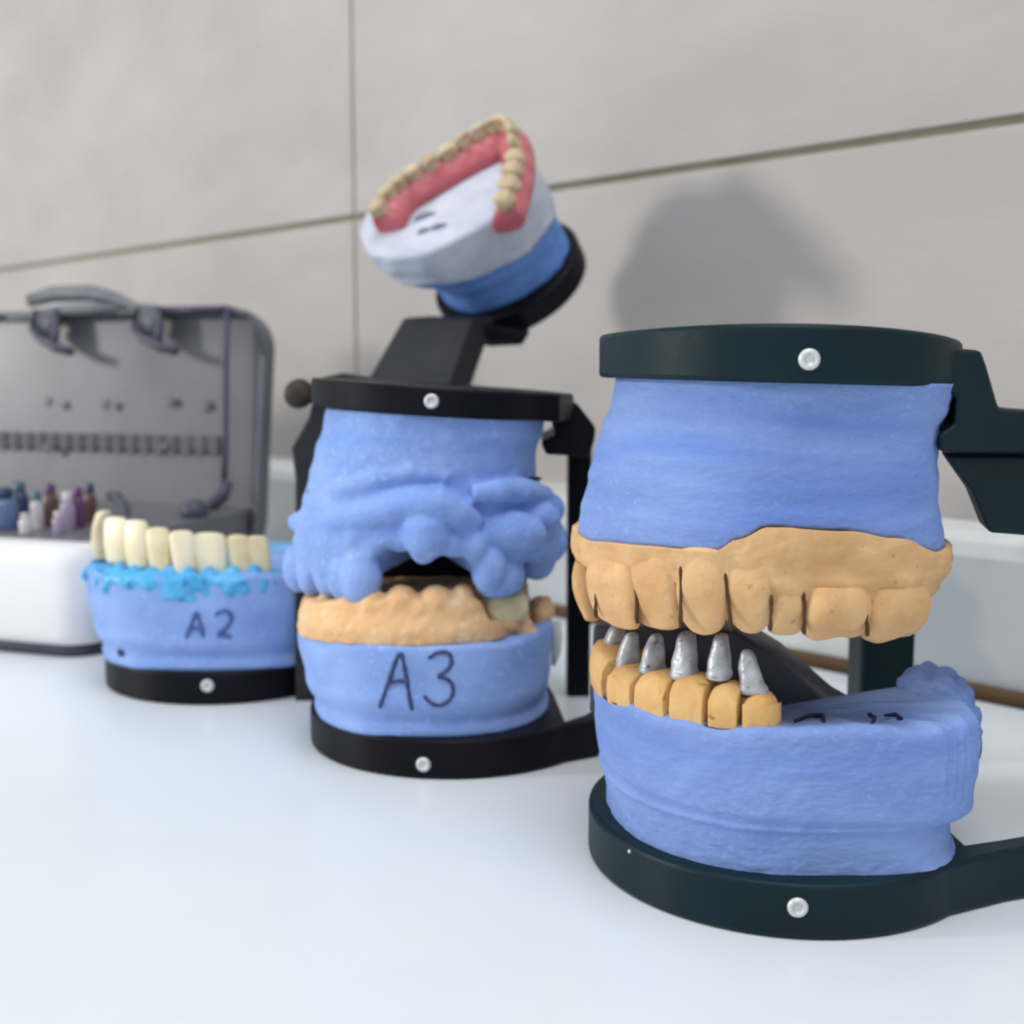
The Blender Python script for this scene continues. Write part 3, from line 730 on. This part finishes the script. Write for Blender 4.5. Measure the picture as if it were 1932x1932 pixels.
# opened upper half: frame of the tilted cast (n = towards the biting face)
Pc = at(915, 512, .425)
n_ = Vector((-.39, -.58, .715)).normalized(); e1 = Vector((.86, 0, .5)); e1 = (e1 - n_ * e1.dot(n_)).normalized(); e2 = n_.cross(e1)
def tl_(u, v, h): return Pc + e1 * u + e2 * v + n_ * h
TM = Matrix(((e1.x, e2.x, n_.x, Pc.x), (e1.y, e2.y, n_.y, Pc.y), (e1.z, e2.z, n_.z, Pc.z), (0, 0, 0, 1)))
def tilted(bm): bmesh.ops.transform(bm, matrix=TM, verts=bm.verts); return bm
RR = .0318
bm = bmesh.new()
ol = arc((.0066, .0010), .0268, 0, 2 * PI * 63 / 64, 63)
add_plate(bm, ol, -.0125, -.0035); tilted(bm)
up2 = obj('upper_plate', bm, M['black'], A2, bevel=.0009, angle=40)
TB = Body([(-.004, -.0165, .0305, -.0200, .0250), (.003, -.0172, .0302, -.0200, .0258), (.009, -.0205, .0300, -.0218, .0285), (.0150, -.0260, .0302, -.0245, .0310)], 2.2, 2.2, .0006, 2, 90)
tbz = lambda a: .0128 + .0028 * math.cos(a - R(-140)) + .0008 * math.sin(5 * a) + .0016 * math.sin(2 * a + .5) + .0005 * math.sin(7 * a)
bm = TB.mesh(-.004, tbz, na=120, nz=20, top_in=.0005); tilted(bm)
obj('upper_plaster_mount', bm, M['blue3'], A2)
TS = Body([(.006, -.0215, .0300, -.0222, .0285), (.012, -.0262, .0310, -.0248, .0305), (.0200, -.0290, .0314, -.0262, .0318), (.0250, -.0308, .0312, -.0266, .0318), (.030, -.0312, .0306, -.0264, .0315), (.034, -.0308, .0292, -.0255, .0300)], 2.2, 2.2, .0009, 31, 70)
bm = TS.mesh(tbz, .0310, na=120, nz=20, top_in=.0015); tilted(bm)
cast2 = obj('upper_stone_cast', bm, M['palestone'], A2)
bm = bmesh.new(); random.seed(2)
def inplane(x, y, h):
    r = ray(x, y); o_ = Vector((0, 0, HC)); q = o_ + r * ((tl_(0, 0, h) - o_).dot(n_) / r.dot(n_)) - tl_(0, 0, h)
    return Vector((q.dot(e1), q.dot(e2), 0))
AK = [inplane(x, y, .040) for x, y in ((706, 398), (735, 352), (785, 318), (850, 280), (905, 250), (944, 232), (966, 245), (970, 290), (962, 335), (948, 385))]
def spl(u):
    u = max(0, min(.9999, u)) * (len(AK) - 1); i = int(u); f = u - i
    g_ = lambda k: AK[max(0, min(len(AK) - 1, k))]
    a, b, c, d = g_(i - 1), g_(i), g_(i + 1), g_(i + 2)
    return .5 * ((2 * b) + (c - a) * f + (2 * a - 5 * b + 4 * c - d) * f * f + (3 * b - a - 3 * c + d) * f ** 3)
def splf(u):
    t = (spl(u + .015) - spl(u - .015)).normalized(); return spl(u), t, Vector((-t.y, t.x, 0)) 
sg = 1 if splf(.5)[2].dot(spl(.5)) > 0 else -1
G = []; bm = bmesh.new(); NG = 60
for i in range(NG + 1):
    c, t, out = splf(i / NG); out = out * sg; wv = .0005 * math.sin(i * 1.9)
    G.append([bm.verts.new(Vector((c + out * o_).to_tuple()) + Vector((0, 0, h_))) for o_, h_ in ((.0042, .0285), (.0040, .0345), (.0022, .0392 + wv), (-.0026, .0385 + wv), (-.0062, .0350), (-.0092, .0295))])
for P_, Q_ in zip(G, G[1:]):
    for k in range(6): bm.faces.new((P_[k], P_[(k + 1) % 6], Q_[(k + 1) % 6], Q_[k]))
bm.faces.new(G[0]); bm.faces.new(G[-1])
gum = obj('gum_wax', tilted(bm), M['pink'], A2, sub=1)
for k in range(17):
    c, t, out = splf(.03 + .94 * k / 16); out = out * sg; back = abs(k - 9) > 3
    bm = bmesh.new(); add_tooth(bm, c + Vector((0, 0, .0372)), t, out, (0, 0, 1), .0066 if back else .0054, .0066 if back else .0046, .0058 if not back else .0046, 'molar' if back else 'incisor', 16, .1, .10, .06)
    obj('tooth', tilted(bm), M['ivory2'], A2, sub=1)
# pencil marks on the palate
bm = bmesh.new()
for (x0, y0, x1, y1) in ((782, 415, 822, 402), (788, 440, 812, 432), (812, 432, 842, 424)):
    P = []
    for k in range(5):
        x, y = x0 + (x1 - x0) * k / 4, y0 + (y1 - y0) * k / 4
        r = ray(x, y); o_ = Vector((0, 0, HC)); tt = (tl_(0, 0, .0312) - o_).dot(n_) / r.dot(n_); P.append(o_ + r * tt)
    add_tube(bm, P, [.0004, .0010, .0012, .0009, .0004], 6)
obj('pencil_mark', bm, mat('grey_pencil_mark', (.20, .21, .30), None, .7), cast2)
# arm that carries it, and the hinge behind the middle model
bm = bmesh.new()
add_prism(bm, [at(760, 600, .398), at(893, 600, .398), at(845, 735, .388), at(682, 735, .388)], (.0072, .0085, .001))
arm2 = obj('hinge_arm', bm, M['grey_black'], A2, smooth=False, bevel=.0007)
bm = bmesh.new(); add_prism(bm, [at(862, 606, .4015), at(905, 612, .4015), at(1000, 628, .404), at(985, 652, .404), at(925, 655, .4015), at(866, 640, .4015)], (.0, .012, .004))
obj('bracket', bm, M['black'], arm2, smooth=False, bevel=.0007)
bm = bmesh.new(); add_box(bm, (-.0475, .389, .0), (-.0215, .398, .0880))
obj('hinge_post', bm, M['black'], A2, smooth=False, bevel=.0008)
bm = bmesh.new(); add_box(bm, (-.0560, .382, .0), (-.0420, .3985, .0092)); obj('base_link', bm, M['black'], A2, smooth=False, bevel=.0006)

# ================================================================== ORGANISER CASE on the left
CO = Vector((-.1350, .379, 0)); dw = Vector((-.944, .33, 0)).normalized(); dd_ = Vector((.285, .958, 0)).normalized()
DW, DD = .215, .122
cs = thing('organiser_case', 'open organiser case at the far left with white base and smoky grey lid standing up', 'case', CO + dw * DW / 2 + dd_ * DD / 2)
def cp(u, v, z): return CO + dw * u + dd_ * v + Vector((0, 0, z))
def rrect(u0, v0, u1, v1, r, n=8):
    P = []
    for cx, cy, a in ((u1 - r, v1 - r, 0), (u0 + r, v1 - r, 90), (u0 + r, v0 + r, 180), (u1 - r, v0 + r, 270)):
        for k in range(n + 1): P.append((cx + r * math.cos(R(a + 90 * k / n)), cy + r * math.sin(R(a + 90 * k / n))))
    return P
def caseloft(levels, closed_top=True):
    bm = bmesh.new(); rings = []
    for z, ins, r in levels: rings.append([bm.verts.new(cp(u, v, z)) for u, v in rrect(ins, ins, DW - ins, DD - ins, r)])
    n = len(rings[0])
    for A_, B_ in zip(rings, rings[1:]):
        for i in range(n): bm.faces.new((A_[i], A_[(i + 1) % n], B_[(i + 1) % n], B_[i]))
    bm.faces.new(rings[0]); bm.faces.new(rings[-1]); return bm
DDw = .040
def caseblock(v1, levels):
    global DD
    keep, DD = DD, v1; b_ = caseloft(levels); DD = keep; return b_
obj('case_base', caseblock(DDw, [(.0045, .0015, .011), (.008, .0, .012), (.030, .0, .012), (.0352, .0010, .011), (.0362, .003, .009)]), M['casewhite'], cs)
bmT = bmesh.new(); add_prism(bmT, [cp(u, v, .0045) for u, v in rrect(.0035, .014, DW - .0035, DD - .001, .009)], (0, 0, .0323)); obj('inner_tray', bmT, M['smoke'], cs, smooth=False, bevel=.001)
obj('foot_rim', caseloft([(.0, .004, .009), (.0045, .003, .010)]), M['smokedark'], cs)
# lid: a shallow tray leaning back on the rear edge
LT = R(8); lu = Vector((0, 0, 1)) * math.cos(LT) + dd_ * math.sin(LT); ln = -dd_ * math.cos(LT) + Vector((0, 0, 1)) * math.sin(LT)   # up the lid, out of its open face
L0 = cp(-.001, DD - .010, .0355)
def lp(u, v, h): return L0 + dw * u + lu * v + ln * h
LW, LH = .214, .0830
def lidprism(pts, h0, h1):
    bm = bmesh.new(); add_prism(bm, [lp(u, v, h0) for u, v in pts], ln * (h1 - h0)); return bm
LX = .0155
bmL = lidprism([(u, v) for u, v in rrect(0, -.02, LW, LH, .017, 10) ], -.0085, -.007)
lid = obj('lid', bmL, M['smoke'], cs, smooth=False)
# side and top walls of the tray
bmW = bmesh.new()
oi = [(u, v) for u, v in rrect(0, -.02, LW, LH, .017, 10)]; ii = [(u, v) for u, v in rrect(.0018, -.0182, LW - .0018, LH - .0018, .0155, 10)]
n = len(oi)
for h0, h1 in ((-.007, .0),):
    a_ = [bmW.verts.new(lp(u, v, h0)) for u, v in oi]; b_ = [bmW.verts.new(lp(u, v, h1)) for u, v in oi]; c_ = [bmW.verts.new(lp(u, v, h1)) for u, v in ii]; d_ = [bmW.verts.new(lp(u, v, h0)) for u, v in ii]
    for X_, Y_ in ((a_, b_), (b_, c_), (c_, d_), (d_, a_)):
        for i in range(n): bmW.faces.new((X_[i], X_[(i + 1) % n], Y_[(i + 1) % n], Y_[i]))
obj('lid_rim', bmW, M['smokemid'], cs)
# dark inner outline: right-hand line and top line
bm = bmesh.new()
add_tube(bm, [lp(LX, .006, .0008), lp(LX + .0005, .030, .0008), lp(LX + .002, .06, .0008), lp(LX + .0022, LH - .001, .0008)], .0013, 8)
add_tube(bm, [lp(LX + .0022, LH - .0005, .0008), lp(.05, LH - .0005, .0008)], .0014, 8)
add_tube(bm, [lp(LX + .002, LH - .0005, .0008), lp(.0075, LH - .003, .0005), lp(.002, LH - .011, 0), lp(.0005, LH - .020, 0)], [.0013, .0012, .0008, .0004], 8)
obj('lid_edge_strip', bm, M['smokedark'], lid)
# latches hanging from the top edge
def latch(u):
    bm = bmesh.new(); add_tube(bm, [lp(u, LH, .002), lp(u + .001, LH - .008, .003), lp(u - .004, LH - .0125, .004), lp(u - .013, LH - .0165, .0045), lp(u - .0215, LH - .0185, .0045)], [.0014, .0016, .0018, .0022, .0018], 8)
    add_tube(bm, [lp(u - .0105, LH, .002), lp(u - .0115, LH - .010, .003), lp(u - .012, LH - .015, .0035)], [.0016, .0018, .0014], 8)
    obj('latch', bm, M['smokedark'], cs)
    bm = bmesh.new(); add_prism(bm, [lp(a, b, .0015) for a, b in ((u, LH - .0005), (u - .0105, LH - .0005), (u - .011, LH - .013), (u - .001, LH - .010))], ln * .001); obj('latch_plate', bm, M['smokemid'], cs)
latch(.060); latch(.112)
# handle above the lid
bm = bmesh.new()
add_tube(bm, [lp(.0535, LH + .0005, -.003), lp(.066, LH + .0015, -.006), (lp(.078, LH + .006, -.006)), lp(.090, LH + .0085, -.006), lp(.110, LH + .0085, -.006), lp(.122, LH + .006, -.006)], [.0018, .0024, .0032, .0036, .0036, .0030], 10)
add_tube(bm, [lp(.072, LH + .0005, -.001), lp(.085, LH + .0005, 0), lp(.100, LH - .000, 0), lp(.128, LH - .003, 0)], [.0020, .0026, .0024, .0018], 10)
obj('handle', bm, mat('grey_handle_plastic', (.13, .14, .16), (.17, .18, .20), .45, 60), cs)
# bumps and the moulded band inside the lid
for (x, y) in ((92, 758), (200, 762), (322, 758), (390, 765), (88, 845), (312, 842)):
    r = ray(x, y); o_ = Vector((0, 0, HC)); pt = o_ + r * ((lp(0, 0, -.0069) - o_).dot(ln) / r.dot(ln))
    bm = bmesh.new(); add_lathe(bm, [(.0022, -.0002), (.0021, .0001), (.0014, .00018)], 14, Matrix.Translation(pt) @ ln.to_track_quat('Z', 'Y').to_matrix().to_4x4()); obj('moulded_stud', bm, M['smokemid'], lid)
bm = bmesh.new()
vb = .0245
add_prism(bm, [lp(.022, vb, -.0068), lp(.205, vb, -.0068), lp(.205, vb + .006, -.0068), lp(.022, vb + .006, -.0068)], ln * .0008)
for k in range(26):
    u = .023 + k * .0068; add_prism(bm, [lp(u, vb - .0012, -.0068), lp(u + .0032, vb - .0012, -.0068), lp(u + .0032, vb + .0065, -.0068), lp(u, vb + .0065, -.0068)], ln * .0016)
obj('ribbed_band', bm, M['smokedark'] if False else mat('grey_ribbed_band', (.085, .083, .095), (.115, .112, .125), .6, 150), lid, smooth=False)
# latches of the lower edge
bm = bmesh.new(); add_tube(bm, [lp(.0120, .012, .004), lp(.0130, .006, .006), lp(.019, .001, .007), lp(.027, -.002, .007)], [.0022, .0030, .0028, .0014], 8); obj('latch', bm, M['smokedark'], cs)
# vials standing in the tray
def vial(x, y, Y, r, h, col, cap, label):
    p = at(x, y, Y); p.z = .0368; h *= .72; r *= .85
    t = thing('vial', label, 'vial', p, 'small coloured vials in the open case')
    bm = bmesh.new(); add_lathe(bm, [(r * .95, 0), (r, .0006), (r, h * .62), (r * .72, h * .72), (r * .55, h * .76)], 20, Matrix.Translation(p)); obj('bottle', bm, M[col], t)
    bm = bmesh.new(); add_lathe(bm, [(r * .66, h * .74), (r * .7, h * .76), (r * .66, h * .98), (r * .5, h)], 20, Matrix.Translation(p)); obj('cap', bm, M[cap], t)
V = [(6, 1020, .425, .0066, .0205, 'vial_blue', 'vial_navy', 'blue vial with navy cap at the left edge of the photo'),
     (40, 1010, .440, .0038, .0215, 'vial_navy', 'vial_teal', 'dark navy vial with teal cap just right of the blue vial'),
     (50, 1030, .412, .0026, .0100, 'vial_white', 'vial_white', 'short white vial in front of the dark navy one'),
     (72, 1020, .424, .0026, .0190, 'vial_white', 'vial_teal', 'slim white vial with teal cap between dark and brown vials'),
     (98, 1010, .436, .0032, .0210, 'vial_brown', 'vial_purple', 'brown vial with purple cap left of the lilac vial'),
     (112, 1030, .412, .0024, .0110, 'vial_lilac', 'vial_white', 'short lilac vial with white cap beside the brown vial'),
     (130, 1020, .424, .0030, .0185, 'vial_lilac', 'vial_white', 'tall lilac vial with white cap next to the deep purple vial'),
     (150, 1020, .430, .0030, .0200, 'vial_purple', 'vial_purple', 'deep purple vial with purple cap right of the lilac one'),
     (172, 1000, .445, .0028, .0200, 'vial_brown', 'vial_navy', 'brown vial with navy cap, rightmost of the vials'),
     ]
for v in V: vial(*v)
def inlid(x, y, Y): return at(x, y, Y)
bm = bmesh.new(); add_tube(bm, [inlid(205, 935, .47), inlid(222, 938, .468), inlid(234, 955, .466), inlid(238, 985, .464), inlid(236, 1010, .462)], [.0018, .0022, .0022, .0020, .0016], 8)
tag(obj('plastic_hook', bm, M['smokedark']), 'dark curved plastic hook standing in the case tray right of the vials', 'hook')
bm = bmesh.new(); p = at(368, 1004, .462); p.z = .0368; add_lathe(bm, [(.0050, 0), (.0055, .001), (.0050, .004), (.0030, .0062)], 20, Matrix.Translation(p))
tag(obj('screw_cap', bm, M['smokedark']), 'small low dark grey cap in the case tray behind the ivory teeth', 'cap')
